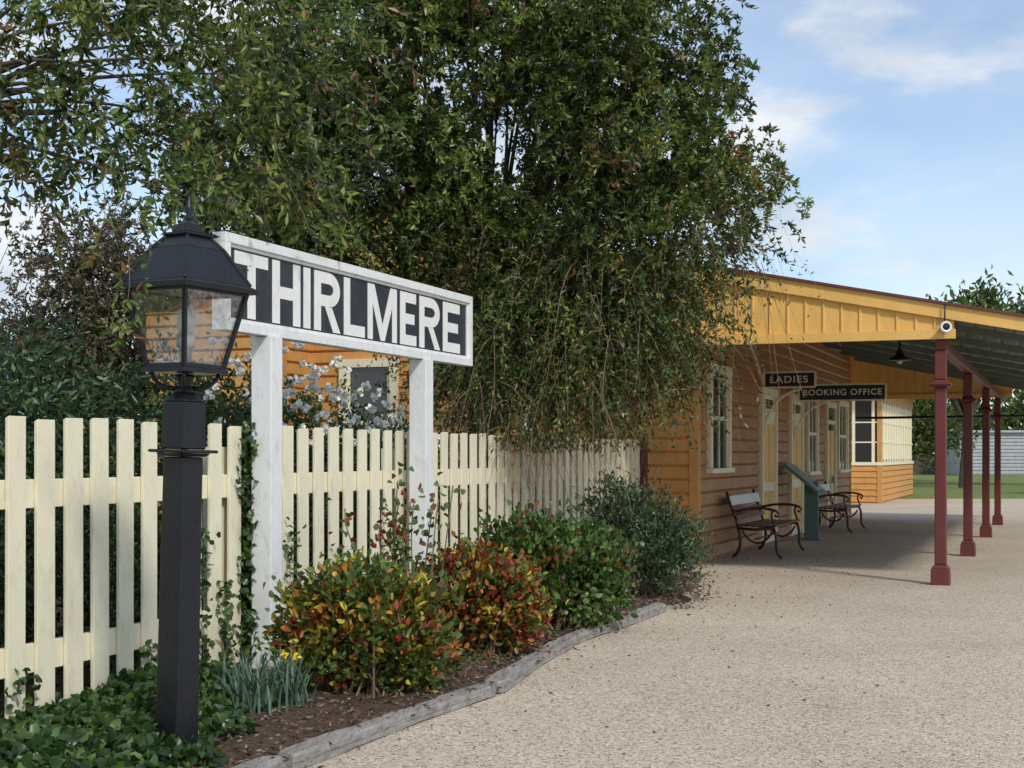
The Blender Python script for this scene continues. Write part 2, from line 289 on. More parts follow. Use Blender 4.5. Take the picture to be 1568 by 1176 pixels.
# ---------------------------------------------------------------- picket fence
fang=math.atan2(1,.3658); fd=Vector((math.cos(fang),math.sin(fang),0)); fn_=Vector((fd.y,-fd.x,0))
F=empty('picket_fence',(-2.59,7.2,0),fang)
mb=MB(); s=-.85; r=random.Random(3)
while s<12.35:
    z1=1.645+r.uniform(-.010,.010); wd=.070+r.uniform(-.003,.003); lean=r.uniform(-.010,.010); zb_=.05+r.uniform(-.015,.02)
    mb.hexa([(s-wd,-.024,zb_),(s+wd,-.024,zb_),(s+wd,-.002,zb_),(s-wd,-.002,zb_),(s-wd+lean,-.024,z1),(s+wd+lean,-.024,z1),(s+wd+lean,-.002,z1-.012),(s-wd+lean,-.002,z1-.012)])
    s+=.2355+r.uniform(-.005,.005)
mb.make('pickets',['cream'],F,bevel=.003)
mb=MB()
for z in(1.17,.31): mb.box(-1.2,12.35,.001,.05,z,z+.15)
mb.make('rails',['cream'],F,bevel=.004)
mb=MB()
for s in (-.4,2.2,4.9,7.5,10.1): mb.box(s-.06,s+.06,.052,.17,0,1.5)
mb.make('fence_posts',['cream'],F)
mb=MB(); mb.box(12.42,12.53,-.10,.02,0,1.64); mb.make('end_post',['maroon'],F,bevel=.006)

# ---------------------------------------------------------------- station sign
SA=math.radians(21.24)
S=empty('station_name_sign',(-1.62,9.4,0),-SA)
mb=MB()
for y in(0,2.42): mb.box(-.075,.075,y-.075,y+.075,-.05,2.225)
mb.make('posts',['white'],S,bevel=.006)
mb=MB(); y0,y1,z0,z1=-.574,3.39,2.228,2.84; fw=.062
mb.box(-.03,.018,y0+.03,y1-.03,z0+.03,z1-.03,1)
for a,b_,c,d_ in((y0,y1,z1-fw,z1),(y0,y1,z0,z0+fw),(y0,y0+fw,z0+fw,z1-fw),(y1-fw,y1,z0+fw,z1-fw)): mb.box(-.05,.05,a,b_,c,d_,0)
for a,b_,c,d_ in((y0+fw,y1-fw,z1-fw-.022,z1-fw),(y0+fw,y1-fw,z0+fw,z0+fw+.022),(y0+fw,y0+fw+.022,z0+fw+.022,z1-fw-.022),(y1-fw-.022,y1-fw,z0+fw+.022,z1-fw-.022)): mb.box(-.04,.032,a,b_,c,d_,0)
mb.make('board',['white','navy'],S,bevel=.003)
def letter(mb,ch,a0,a1,z0,z1,st,fn,d0,d1):
    W=a1-a0;H=z1-z0; s=st/W; t=st*.85/H
    def P(poly): mb.prism([(a0+x*W,z0+y*H) for x,y in poly],fn,d0,d1)
    if ch=='I': P([(0,0),(1,0),(1,1),(0,1)])
    if ch=='T': P([(.5-s/2,0),(.5+s/2,0),(.5+s/2,1-t),(1,1-t),(1,1),(0,1),(0,1-t),(.5-s/2,1-t)])
    if ch=='H': P([(0,0),(s,0),(s,.5-t/2),(1-s,.5-t/2),(1-s,0),(1,0),(1,1),(1-s,1),(1-s,.5+t/2),(s,.5+t/2),(s,1),(0,1)])
    if ch=='L': P([(0,0),(1,0),(1,t),(s,t),(s,1),(0,1)])
    if ch=='E': P([(0,0),(1,0),(1,t),(s,t),(s,.5-t/2),(.88,.5-t/2),(.88,.5+t/2),(s,.5+t/2),(s,1-t),(.98,1-t),(.98,1),(0,1)])
    if ch=='M': P([(0,0),(s*.85,0),(s*.85,.66),(.5-s*.36,0),(.5+s*.36,0),(1-s*.85,.66),(1-s*.85,0),(1,0),(1,1),(1-s*1.15,1),(.5,.28),(s*1.15,1),(0,1)])
    if ch=='R':
        P([(0,0),(s,0),(s,1),(0,1)]); mb_=.42; cx=.55; cy=(1+mb_)/2; ry=(1-mb_)/2; rx=.43
        P([(s,1-t),(cx,1-t),(cx,1),(s,1)]); P([(s,mb_),(cx,mb_),(cx,mb_+t),(s,mb_+t)])
        k=12; iry=ry-t; irx=rx-s
        for i in range(k):
            A=math.pi/2-math.pi*i/k; B=math.pi/2-math.pi*(i+1)/k
            P([(cx+irx*math.cos(B),cy+iry*math.sin(B)),(cx+rx*math.cos(B),cy+ry*math.sin(B)),(cx+rx*math.cos(A),cy+ry*math.sin(A)),(cx+irx*math.cos(A),cy+iry*math.sin(A))])
        P([(1-s*1.12,0),(1,0),(.66,mb_-.002),(.66-s*1.05,mb_-.002)])
mb=MB(); fnl=lambda a,b_,d_:(d_,a,b_)
for ch,a,b_ in(('T',-.425,-.02),('H',.036,.405),('I',.45,.545),('R',.60,.985),('L',1.04,1.37),('M',1.42,1.92),('E',1.98,2.28),('R',2.34,2.75),('E',2.81,3.17)): letter(mb,ch,a,b_,2.325,2.745,.096,fnl,.012,.0215)
mb.make('lettering',['letter'],S)

# ---------------------------------------------------------------- lamp post
Lp=empty('lamp_post',(-1.59,6.73,0))
Lp.matrix_world=Matrix.Translation((-1.59,6.73,0))@Matrix.Rotation(math.radians(1.35),4,'Y')@Matrix.Rotation(math.radians(-34),4,'Z')
mb=MB(); mb.frus(-.05,.146,1.44,.132); mb.frus(1.441,.15,1.458,.19); mb.frus(1.459,.235,1.474,.235); mb.frus(1.475,.15,1.70,.142); mb.frus(1.701,.142,1.745,.075)
mb.make('column',['black'],Lp,bevel=.012)
mb=MB(); mb.tube([(0,0,1.74),(0,0,1.755),(0,0,1.77),(0,0,1.79),(0,0,1.81),(0,0,1.83)],[.045,.05,.032,.03,.045,.04],16); 
for k in range(4):
    a=math.pi/4+k*math.pi/2; c_,s_=math.cos(a),math.sin(a)
    mb.tube([(c_*r_,s_*r_,z) for r_,z in((.03,1.765),(.07,1.76),(.11,1.775),(.145,1.805),(.155,1.838))],[.011,.011,.010,.010,.009],7)
mb.make('neck_and_brackets',['black'],Lp,smooth=True)
mb=MB(); zb,zt=1.842,2.235; ab,at=.26,.415
mb.frus(1.835,.285,1.858,.285)
for k in range(4):
    a=k*math.pi/2; R=Matrix.Rotation(a,3,'Z')
    p=R@Vector((ab/2-.008,ab/2-.008,zb+.01)); q=R@Vector((at/2-.008,at/2-.008,zt)); mb.beam(p,q,.02,.02,up=(1,0.1,0))
    p=R@Vector((-at/2+.01,at/2-.01,zt-.015)); q=R@Vector((at/2-.01,at/2-.01,zt-.015)); mb.beam(p,q,.018,.026)
    p=R@Vector((-ab/2+.01,ab/2-.006,zb+.025)); q=R@Vector((ab/2-.01,ab/2-.006,zb+.025)); mb.beam(p,q,.016,.02)
prof=[(2.218,.465),(2.240,.47),(2.256,.42),(2.42,.24),(2.475,.15),(2.482,.168),(2.494,.168),(2.50,.11),(2.535,.085),(2.56,.03)]
for (za,aa),(zc,ac) in zip(prof[:-1],prof[1:]): mb.frus(za+.0005,aa,zc,ac)
for k in range(4):
    R=Matrix.Rotation(k*math.pi/2,3,'Z'); mb.beam(R@Vector((.21,.21,2.258)),R@Vector((.12,.12,2.422)),.014,.014); mb.beam(R@Vector((.12,.12,2.422)),R@Vector((.075,.075,2.476)),.014,.014)
mb.make('lantern_frame_and_roof',['black'],Lp,bevel=.003)
mb=MB(); mb.tube([(0,0,2.55),(0,0,2.57),(0,0,2.585),(0,0,2.61),(0,0,2.63),(0,0,2.66),(0,0,2.685)],[.012,.02,.012,.024,.012,.008,.002],12)
mb.make('finial',['black'],Lp,smooth=True)
mb=MB()
for k in range(4):
    R=Matrix.Rotation(k*math.pi/2,3,'Z'); a0,a1=ab/2-.014,at/2-.014
    mb.quad([R@Vector((-a0,a0,zb+.02)),R@Vector((a0,a0,zb+.02)),R@Vector((a1,a1,zt-.01)),R@Vector((-a1,a1,zt-.01))])
mb.make('glass_panes',['lglass'],Lp)
mb=MB(); mb.tube([(0,0,1.86),(0,0,1.95),(0,0,1.96),(0,0,2.02)],[.03,.03,.045,.045],12); mb.tube([(0,0,2.02),(0,0,2.06),(0,0,2.12),(0,0,2.15)],[.03,.045,.04,.01],14,1)
mb.make('lamp_holder_and_bulb',['grey','white'],Lp,smooth=True)

# ---------------------------------------------------------------- station building
B=empty('station_building',(2.45,19.0,0),-SA)
def siding(mb,axis,c,a0,a1,z0,z1,out=1,mi=0,row=.185):
    z=z0; g=.022
    while z<z1-.01:
        zt_=min(z+row,z1)
        def P(a,o,z_): return (c+out*o,a,z_) if axis=='x' else (a,c+out*o,z_)
        pr=[(.004,z+.001),(.030,z+g),(.040,z+g+.008),(.040,z+g+.020),(.022,zt_-.012),(.004,zt_+.001)]
        for (o0,za),(o1,zc) in zip(pr[:-1],pr[1:]): mb.quad([P(a0,o0,za),P(a1,o0,za),P(a1,o1,zc),P(a0,o1,zc)],mi)
        z+=row
mb=MB(); mb.box(-8.15,-.002,.002,14.5,-.1,3.6); mb.box(-8.15,-5.85,-.8,.001,-.1,3.55)
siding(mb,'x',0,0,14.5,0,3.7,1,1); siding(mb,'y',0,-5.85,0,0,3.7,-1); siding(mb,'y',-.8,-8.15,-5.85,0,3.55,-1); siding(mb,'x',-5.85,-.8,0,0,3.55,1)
mb.make('weatherboard_walls',['orange','orange_shade'],B)  # second slot: platform wall, with shade painted into its colour
mb=MB(); mb.box(-.075,.052,-.052,.0,0,3.7); mb.box(.0,.052,.0,.10,0,3.7); mb.box(-5.92,-5.80,-.85,-.75,0,3.54); mb.box(-.01,.05,14.42,14.54,0,3.6)
mb.make('corner_boards',['orange'],B,bevel=.004)
def window(mb,axis,c,a0,a1,z0,z1,out,nv=1,nh=1,fr=.10):
    def bx(p0,p1,q0,q1,d0,d1,mi):
        o0,o1=sorted((c+out*d0,c+out*d1))
        if axis=='x': mb.box(o0,o1,p0,p1,q0,q1,mi)
        else: mb.box(p0,p1,o0,o1,q0,q1,mi)
    bx(a0,a1,z0,z1,.0,.042,1)
    bx(a0-.02,a0+fr,z0+.03,z1-.1,.001,.09,0); bx(a1-fr,a1+.02,z0+.03,z1-.1,.001,.09,0); bx(a0-.04,a1+.04,z1-.10,z1+.02,.001,.10,0); bx(a0-.06,a1+.06,z0-.04,z0+.03,.001,.13,0)
    zm=(z0+z1)/2; bx(a0+fr,a1-fr,zm-.03,zm+.03,.03,.064,0)
    for k in range(1,nv+1):
        p=a0+(a1-a0)*k/(nv+1); bx(p-.018,p+.018,z0+.03,zm-.03,.03,.060,0); bx(p-.018,p+.018,zm+.03,z1-.10,.03,.060,0)
    bx(a0+fr,a0+fr+.05,z0+.03,zm-.03,.03,.058,0); bx(a1-fr-.05,a1-fr,z0+.03,zm-.03,.03,.058,0)
    bx(a0+fr,a0+fr+.05,zm+.03,z1-.1,.03,.054,0); bx(a1-fr-.05,a1-fr,zm+.03,z1-.1,.03,.054,0)
mb=MB()
window(mb,'x',0,.56,1.8,1.23,2.69,1); window(mb,'y',0,-5.3,-4.4,1.0,2.82,-1,0); window(mb,'x',0,12.4,13.8,1.1,2.6,1)
mb.make('sash_windows',['cream','glass'],B,bevel=.004)
def door(mb,a0,a1,zt_,mi=0):
    mb.box(.0,.044,a0,a1,0,zt_,mi)
    mb.box(.001,.09,a0-.1,a0,0,zt_+.0,0); mb.box(.001,.09,a1,a1+.1,0,zt_+.0,0); mb.box(.001,.095,a0-.12,a1+.12,zt_,zt_+.12,0); mb.box(.044,.07,a0,a1,2.08,2.16,0)
    mb.box(.044,.050,a0+.08,a1-.08,2.2,zt_-.06,1)
    m_=(a0+a1)/2
    for u0,u1 in((a0+.08,m_-.05),(m_+.05,a1-.08)):
        for v0,v1 in((.15,.85),(1.0,1.95)): mb.box(.044,.058,u0,u1,v0,v1,2)
mb=MB(); door(mb,4.2,5.3,2.42); door(mb,6.8,7.9,2.42); door(mb,10.9,11.9,2.42,1)
mb.make('doors',['cream','glass','yellow'],B,bevel=.003)
mb=MB(); window(mb,'x',0,8.5,9.7,1.1,2.6,1,1); mb.make('office_window',['cream','glass'],B)
mb=MB(); mb.box(-2.42,-2.3,-.14,-.045,0,3.5); mb.make('downpipe',['cream'],B,bevel=.02)
RZ=lambda x:3.83-.2035*x
mb=MB()
def slab(x0,z0,x1,z1,y0,y1,th,mi): mb.hexa([(x0,y0,z0-th),(x1,y0,z1-th),(x1,y1,z1-th),(x0,y1,z0-th),(x0,y0,z0),(x1,y0,z1),(x1,y1,z1),(x0,y1,z0)],mi)
slab(-.35,RZ(-.35),4.75,RZ(4.75),-2.16,15.5,.03,0); slab(-4.1,5.3,-.33,3.92,-.5,15,.05,0); slab(-8.4,3.6,-4.1,5.3,-.2,15,.05,0)
mb.make('roof',['roof'],B)
mb=MB(); mb.prism([(-8.15,3.62),(0,3.62),(0,3.72),(-4.1,5.22),(-8.15,3.66)],lambda a,b_,d_:(a,d_,b_),-.02,.1); mb.make('main_gable_wall',['orange'],B)
mb=MB()
slab(-.0,RZ(0)-.034,4.7,RZ(4.7)-.034,-2.0,15.4,.012,0)
x=.1
while x<4.65:
    mb.hexa([(x-.018,-2,RZ(x)-.085),(x+.018,-2,RZ(x)-.085),(x+.018,15.3,RZ(x)-.085),(x-.018,15.3,RZ(x)-.085),(x-.018,-2,RZ(x)-.047),(x+.018,-2,RZ(x)-.047),(x+.018,15.3,RZ(x)-.047),(x-.018,15.3,RZ(x)-.047)],0); x+=.23
for k in range(8):
    y=-.2+k*2.2; slab(.04,RZ(.04)-.087,4.6,RZ(4.6)-.087,y-.03,y+.03,.09,0)
mb.make('veranda_ceiling_and_rafters',['green'],B)
mb=MB(); mb.box(3.24,3.36,-2.0,15.3,2.62,2.738); mb.make('veranda_beam',['maroon'],B,bevel=.01)
mb=MB()
for k,yg in enumerate((-2.05,15.42)):
    fn=lambda a,b_,d_:(a,d_,b_)
    mb.prism([(-.35,2.80),(3.45,2.80),(3.45,RZ(3.45)-.1),(-.35,RZ(-.35)-.1)],fn,yg-.02,yg+.02)
    x=-.25
    while x<3.4:
        mb.prism([(x,2.85),(x+.022,2.85),(x+.022,RZ(x)-.1),(x,RZ(x)-.1)],fn,yg-.036,yg-.021); x+=.205
    mb.prism([(-.4,RZ(-.4)-.20),(4.78,RZ(4.78)-.18),(4.78,RZ(4.78)-.032),(-.4,RZ(-.4)-.032)],fn,yg-.075,yg-.04)
    mb.box(-.4,3.47,yg-.07,yg-.022,2.738,2.845)
mb.make('veranda_gable',['yellow'],B,bevel=.003)
mb=MB(); mb.box(4.76,4.87,-2.15,15.4,RZ(4.76)-.13,RZ(4.76)-.01); mb.make('gutter',['roof'],B,bevel=.02)
for k,y in enumerate((-1.95,2.9,7.9,12.6)):
    mb=MB(); c=(3.3,y)
    mb.frus(-.02,.21,.17,.20,0,*c); mb.frus(.171,.19,.215,.14,0,*c); mb.frus(.216,.128,2.20,.122,0,*c); mb.frus(2.201,.15,2.225,.24,0,*c); mb.frus(2.226,.245,2.25,.245,0,*c); mb.frus(2.251,.19,2.29,.13,0,*c); mb.frus(2.291,.128,2.618,.128,0,*c)
    mb.make('veranda_post',['maroon'],B,bevel=.012)
mb=MB(); mb.tube([(0.05,15.2,2.30),(7.5,15.2,2.33)],[.03,.03],6); mb.make('tie_rod',['black'],B)

def text(name,s_,parent,loc,size,mat,depth=.003,sx=1):
    c=bpy.data.curves.new(name,'FONT'); c.body=s_; c.size=size; c.extrude=depth; c.align_x='CENTER'; c.align_y='CENTER'; c.offset=.003; c.space_character=1.15
    o=bpy.data.objects.new(name,c); link(o,parent); o.location=loc; o.rotation_euler=(math.pi/2,0,0); o.scale=(sx,1,1); c.materials.append(M[mat]); return o
def hsign(name,txt,x0,x1,y,z0,z1,size,sx):
    e=empty(name,(2.45+.362*y,19+.932*y,0),-SA)
    mb=MB(); mb.box(x0,x1,-.012,.012,z0,z1,1); t=.03
    mb.box(x0-.01,x1+.01,-.022,.022,z1-.008,z1+.020); mb.box(x0-.01,x1+.01,-.022,.022,z0-.020,z0+.008); mb.box(x0-.024,x0+.006,-.021,.021,z0+.008,z1-.008); mb.box(x1-.006,x1+.024,-.021,.021,z0+.008,z1-.008)
    mb.make('board',['cream','navy'],e)
    mb=MB(); mb.tube(bez((.06,0,z0-.75),(.08,0,z0-.4),(.25,0,z0-.12),(.65,0,z0-.03)),.022,6); mb.tube([(.06,0,z0-.8),(.06,0,z0+.3)],.022,6); mb.make('bracket',['cream'],e)
    text('lettering',txt,e,((x0+x1)/2,-.016,(z0+z1)/2),size,'letter',.003,sx)
hsign('ladies_sign','LADIES',.04,.87,4.38,2.54,2.77,.155,1.15)
hsign('booking_office_sign','BOOKING OFFICE',.16,1.66,7.1,2.42,2.69,.152,1.0)

e=empty('round_loudspeaker',(2.45+3.36*.932-2.17*.362,19-3.36*.362-2.17*.932,2.86),-SA+.3)
mb=MB(); 
for k in range(16):
    a0=2*math.pi*k/16; a1=2*math.pi*(k+1)/16
    mb.tube([(.052*math.cos(a0),-.06,.052*math.sin(a0)),(.052*math.cos(a1),-.06,.052*math.sin(a1))],.015,6,0,False)
mb.tube([(0,.10,0),(0,.03,0),(0,-.05,0)],[.03,.045,.05],16,1); mb.tube([(0,-.052,0),(0,-.056,0)],[.042,.042],16,1); mb.tube([(0,0,.05),(0,0,.26)],.008,6,1); mb.make('speaker_body',['white','black'],e,smooth=True)
e=empty('hanging_lamp',(2.45+2.3*.932+3.3*.362,19-2.3*.362+3.3*.932,0),-SA)
mb=MB(); mb.tube([(0,0,3.3),(0,0,3.05),(0,0,2.98),(0,0,2.93),(0,0,2.88),(0,0,2.86)],[.012,.012,.05,.07,.16,.17],16,0); mb.tube([(0,0,2.858),(0,0,2.82),(0,0,2.80)],[.05,.045,.01],10,1); mb.make('shade_and_bulb',['black','cream'],e,smooth=True)

def bench(y0,y1,first):
    e=empty('park_bench',(2.45+.362*y0+.932*.28,19+.932*y0-.362*.28,0),-SA); Ln=y1-y0
    mb=MB()
    for y in(.06,Ln-.06):
        mb.tube(bez((-.05,y,0),(.10,y,.12),(.06,y,.3),(.02,y,.42),8),.022,6)
        mb.tube(bez((.02,y,.42),(.0,y,.55),(-.10,y,.75),(-.14,y,.92),8),.020,6)
        mb.tube(bez((.64,y,0),(.50,y,.10),(.62,y,.28),(.52,y,.42),8),.022,6)
        mb.tube([(.02,y,.41),(.26,y,.395),(.52,y,.42)],.022,6)
        mb.tube(bez((.08,y,.38),(.2,y,.15),(.4,y,.15),(.5,y,.36),8),.016,6)
        mb.tube(bez((-.04,y,.64),(.15,y,.70),(.40,y,.72),(.56,y,.66),9)+[(.60,y,.62),(.58,y,.58),(.54,y,.60)],.020,6)
        mb.tube(bez((.52,y,.42),(.58,y,.50),(.44,y,.56),(.52,y,.67),8),.016,6)
    mb.tube([(.26,.06,.26),(.26,Ln-.06,.26)],.012,6)
    mb.make('iron_ends',['dkred'],e,smooth=True)
    mb=MB()
    for k in range(6): 
        xx=.04+k*.092; mb.box(xx,xx+.065,0,Ln,.43+.004*abs(k-3),.455+.004*abs(k-3),0)
    mb.make('seat_slats',['dkred'],e,bevel=.005)
    mb=MB(); R=Matrix.Rotation(math.radians(-17),3,'Y')
    for k,(z,h) in enumerate(((.56,.06),(.66,.06),(.80,.14))): mb.cbox((.045-(z-.45)*.31,Ln/2,z),(.024,Ln,h),R,1 if k==2 else 0)
    mb.make('back_slats',['dkred','white'],e,bevel=.005)
bench(1.2,3.15,True); bench(8.2,10.2,False)
e=empty('information_stand',(2.45+.362*6.0+.932*.55,19+.932*6.0-.362*.55,0),-SA)
mb=MB(); mb.box(-.12,.12,-.02,.03,0,.98); mb.box(-.16,.16,-.16,.16,-.01,.02); mb.prism([(-.5,1.25),(-.48,1.29),(.22,.83),(.2,.79)],lambda a,b_,d_:(a*.8,d_,b_),-.42,.42); mb.make('stand',['teal'],e,bevel=.006)
mb=MB(); mb.prism([(-.45,1.275),(-.45,1.281),(.19,.861),(.19,.855)],lambda a,b_,d_:(a*.8,d_,b_),-.38,.38); mb.make('panel',['panel'],e)

B2=empty('weatherboard_signal_box',(2.45-.555*.932+25.2*.362,19+.555*.362+25.2*.932,0),-SA)
mb=MB(); mb.box(-6,-.002,.002,9.5,-.1,3.45); siding(mb,'x',0,0,9.5,0,1.11); siding(mb,'y',0,-6,0,0,1.11,-1); mb.box(-6,.06,-.06,9.5,1.125,1.22,1); mb.box(-6,.04,-.04,9.5,3.1,3.45,0)
mb.box(-.09,.05,-.05,.09,0,3.1,0)
mb.make('walls',['orange','cream'],B2)
mb=MB(); mb.box(-6,.008,-.008,9.4,1.23,3.08,1)
mb.box(.009,.012,.1,9.3,1.3,3.0,2)
for k in range(13): 
    y=.12+k*.72; mb.box(.013,.045,y,y+.13,1.22,3.1,0)
for k in range(9): 
    x=-.2-k*.58; mb.box(x-.05,x+.04,-.045,-.013,1.22,3.1,0)
for z in(1.8,2.4): mb.box(.013,.035,.1,9.4,z,z+.04,0); mb.box(-6,-.1,-.035,-.013,z,z+.04,0)
mb.make('window_band',['cream','glass','blind'],B2)
mb=MB(); mb.hexa([(-6.5,-.6,3.46),(.6,-.6,3.46),(.6,10,3.46),(-6.5,10,3.46),(-4,2.2,4.9),(-2,2.2,4.9),(-2,7.5,4.9),(-4,7.5,4.9)]); mb.make('hip_roof',['roof'],B2)

e=empty('corrugated_shed',(31.5,100,0)); mb=MB(); mb.box(0,4.6,0,5,0,3.0); 
for k in range(12): mb.box(-.02,4.62,-.06,0,.1+k*.25,.22+k*.25)
mb.box(-.2,4.8,-.3,5.3,3.0,3.15); mb.make('shed_body',['grey'],e)
e=empty('white_picket_fence',(32.5,88,0)); mb=MB()
for k in range(60): mb.box(k*.22,k*.22+.1,0,.03,0,1.0)
mb.box(0,13.2,.031,.08,.25,.35); mb.box(0,13.2,.031,.08,.72,.82); mb.make('pickets',['white'],e)
mb=MB(); e=empty('paling_fence',(20,104,0)); 
for k in range(60): mb.box(k*.2,k*.2+.18,0,.03,0,1.5+.03*math.sin(k*3))
mb.make('palings',['bark'],e)
GP=[(.055,.09,.025),(.09,.14,.035),(.14,.18,.05),(.03,.05,.02)]
def fartree(name,x,y,zc,rx,rz,n=260,per=26,L=.35,pal=GP,base=0):
    r0=empty(name); shrub(name,[(x,y,zc,rx,rx*.8,rz),(x-rx*.6,y+.3,zc-rz*.3,rx*.6,rx*.6,rz*.6),(x+rx*.6,y-.3,zc-rz*.2,rx*.6,rx*.6,rz*.6),(x+rx*.2,y,zc+rz*.5,rx*.6,rx*.5,rz*.6)],n,per,rx*.13,L,L*.45,pal,[3,3,2,1],shell=(.3,1.02),parent=r0)
    mb=MB(); mb.tube([(x,y,0),(x+.2,y,zc*.5),(x,y,zc)],[.25,.2,.1],8)
    for k in range(7):
        a=k*.9; mb.tube([(x+.1,y,zc*.45),(x+rx*.4*math.cos(a),y+rx*.3*math.sin(a),zc*.75),(x+rx*.8*math.cos(a),y+rx*.6*math.sin(a),zc+rz*.3*math.sin(a*2))],[.12,.08,.02],6)
    mb.make('trunk_and_limbs',['bark'],r0); return r0
fartree('gum_tree',19.7,62,6.2,2.5,2.1,320); fartree('gum_tree',25.0,66,6.6,3.4,2.3,380)
fartree('gum_tree',23.5,50,3.4,2.4,2.2); fartree('gum_tree',21.5,80,3.4,3.2,2.6)
shrub('distant_tree_row',[(x_,118+3*math.sin(x_),3+math.sin(x_*1.7),4,3,3.6+math.sin(x_*2.3)) for x_ in range(-60,78,5)],2400,20,.8,.7,.4,GP,[3,3,2,1],shell=(.5,1))

# ---------------------------------------------------------------- main weeping tree
TP=[(.055,.098,.022),(.10,.152,.034),(.19,.235,.055),(.024,.045,.015),(.26,.155,.06)]
T=empty('weeping_bottlebrush_tree')
lobes=[(-.4,15.2,5.3,2.6,1.9,1.75),(1.35,14.6,4.55,1.35,1.3,1.35),(1.2,14.4,3.35,1.2,1.0,1.05),(-.3,14.6,3.3,1.1,.9,1.0),(-1.9,15.2,4.3,1.5,1.3,1.3),(-2.8,15.3,4.8,1.4,1.3,1.4),(-.9,14.6,3.9,1.3,1.0,1.0),(1.85,14.5,4.15,1.05,1.0,.8),(.3,14.6,6.2,2.0,1.4,1.0),(-1.5,14.6,5.7,1.4,1.1,1.2),(.9,14.5,5.4,1.2,1.1,1.1)]
cs=strandtree(T,lobes,730,13,19,.36,.078,.032,TP,[3,4,2.9,1.6,.6],shell=(.35,1.0),crad=.14,droop=.45,ltone=.48,tuft=.6,along=.35,up=.12,zmin=2.2,hole=[(-.05,4.72,.33),(-.45,4.6,.20)])
low=[(1.05,14.1,2.55,.85,.6,.75),(.35,14.1,2.5,.8,.6,.85),(-.25,14.2,2.45,.55,.6,.85),(1.5,14.2,3.0,.7,.6,.6),(.7,14.0,2.9,.9,.6,.7),(-.45,14.6,2.7,.5,.6,.6)]
cs2=strandtree(T,low,180,13,17,.60,.070,.026,TP,[4,4,1.8,2.5,.7],shell=(.2,1.0),crad=.14,droop=.9,ltone=.4,zmin=1.5,along=.5,tuft=.8)
strandtree(T,low+[(1.7,14.2,3.5,.8,.6,.5)],70,9,6,.85,.05,.018,TP,[3,3,1.5,1,1.5],shell=(.7,1.05),crad=.2,droop=1.15,zmin=1.45,tw=.0075)
mb=MB(); tb=(-.35,16.0,0)
mb.tube([tb,(-.3,15.95,.8),(-.35,15.8,1.6),(-.3,15.6,2.3)],[.22,.17,.16,.15],12)
for q in [lb[:3] for lb in lobes]+[tuple(c) for c in cs[::10]]+[tuple(c) for c in cs2[::8]]:
    p0=np.array([-.3,15.6,2.2]); q=np.array(q)
    mid=p0+(q-p0)*.45+np.array([*(rng.normal(size=2)*.15),.35]); 
    mb.tube(bez(p0,p0+(mid-p0)*.6+np.array([0,0,.25]),mid,q,8),[.06,.05,.042,.034,.026,.018,.011,.005],6)
mb.make('trunk_and_limbs',['bark'],T,smooth=True)

T2=empty('overhanging_tree')
lob2=[(-3.0,9.8,4.75,1.3,1.1,.7),(-1.9,10.2,4.55,1.0,.9,.8),(-3.1,9.8,3.75,.75,.8,.38),(-1.95,9.8,3.65,.6,.6,.5),(-1.5,10.5,3.6,.45,.5,.5),(-2.0,9.3,3.2,.36,.4,.3)]
cs=strandtree(T2,lob2,118,8,13,.44,.092,.034,TP,[3,4,2.0,2,.5],shell=(.25,1.0),crad=.12,droop=.5,zmin=2.6,tuft=.7,along=.4)
mb=MB(); mb.tube([(-5.2,11,0),(-5.1,10.9,1.5),(-4.8,10.6,3),(-4.4,10.3,3.9)],[.2,.17,.13,.1],10)
for q in list(cs[::7]):
    p0=np.array([-4.4,10.3,3.85]); mid=p0+(q-p0)*.5+np.array([*(rng.normal(size=2)*.25),.3+rng.normal()*.15]); mb.tube(bez(p0,p0+(mid-p0)*.7,mid,q,8),[.036,.030,.024,.019,.014,.010,.006,.004],6)
mb.make('trunk_and_limbs',['bark'],T2,smooth=True)
T3=T2; allP=[];allD=[]; paths=[]
for (x0,y0,zt_,zb_,sw) in((-1.62,6.35,2.95,1.98,.05),(-1.78,6.5,2.62,2.02,.02),(-1.86,6.45,2.7,2.3,.03),(-1.70,6.3,2.35,1.9,.02),(-1.60,6.35,2.75,2.45,.02)):
    K=7; t=np.linspace(0,1,K); p=np.stack([x0-.05*t+sw*np.sin(t*4),np.full(K,y0)+.03*t,zt_+(zb_-zt_)*t],1); paths.append(p)
    for k in range(int(12*(zt_-zb_)+12)):
        tt=rng.uniform(.25,1)**.6*(K-1); i0=min(int(tt),K-2); allP.append(p[i0]*(1-tt+i0)+p[i0+1]*(tt-i0)); allD.append([rng.normal()*.6,rng.normal()*.6,-.5+rng.normal()*.4])
ribbons('hanging_twigs',np.array(paths),.004,'twig',T3); N=len(allP)
leaves('hanging_leaves',np.array(allP),np.array(allD),rng.uniform(.035,.07,N),.022,palette([(.10,.15,.035),(.2,.22,.06),(.25,.13,.05)],[4,2,1],N),'leaf',T3,True)

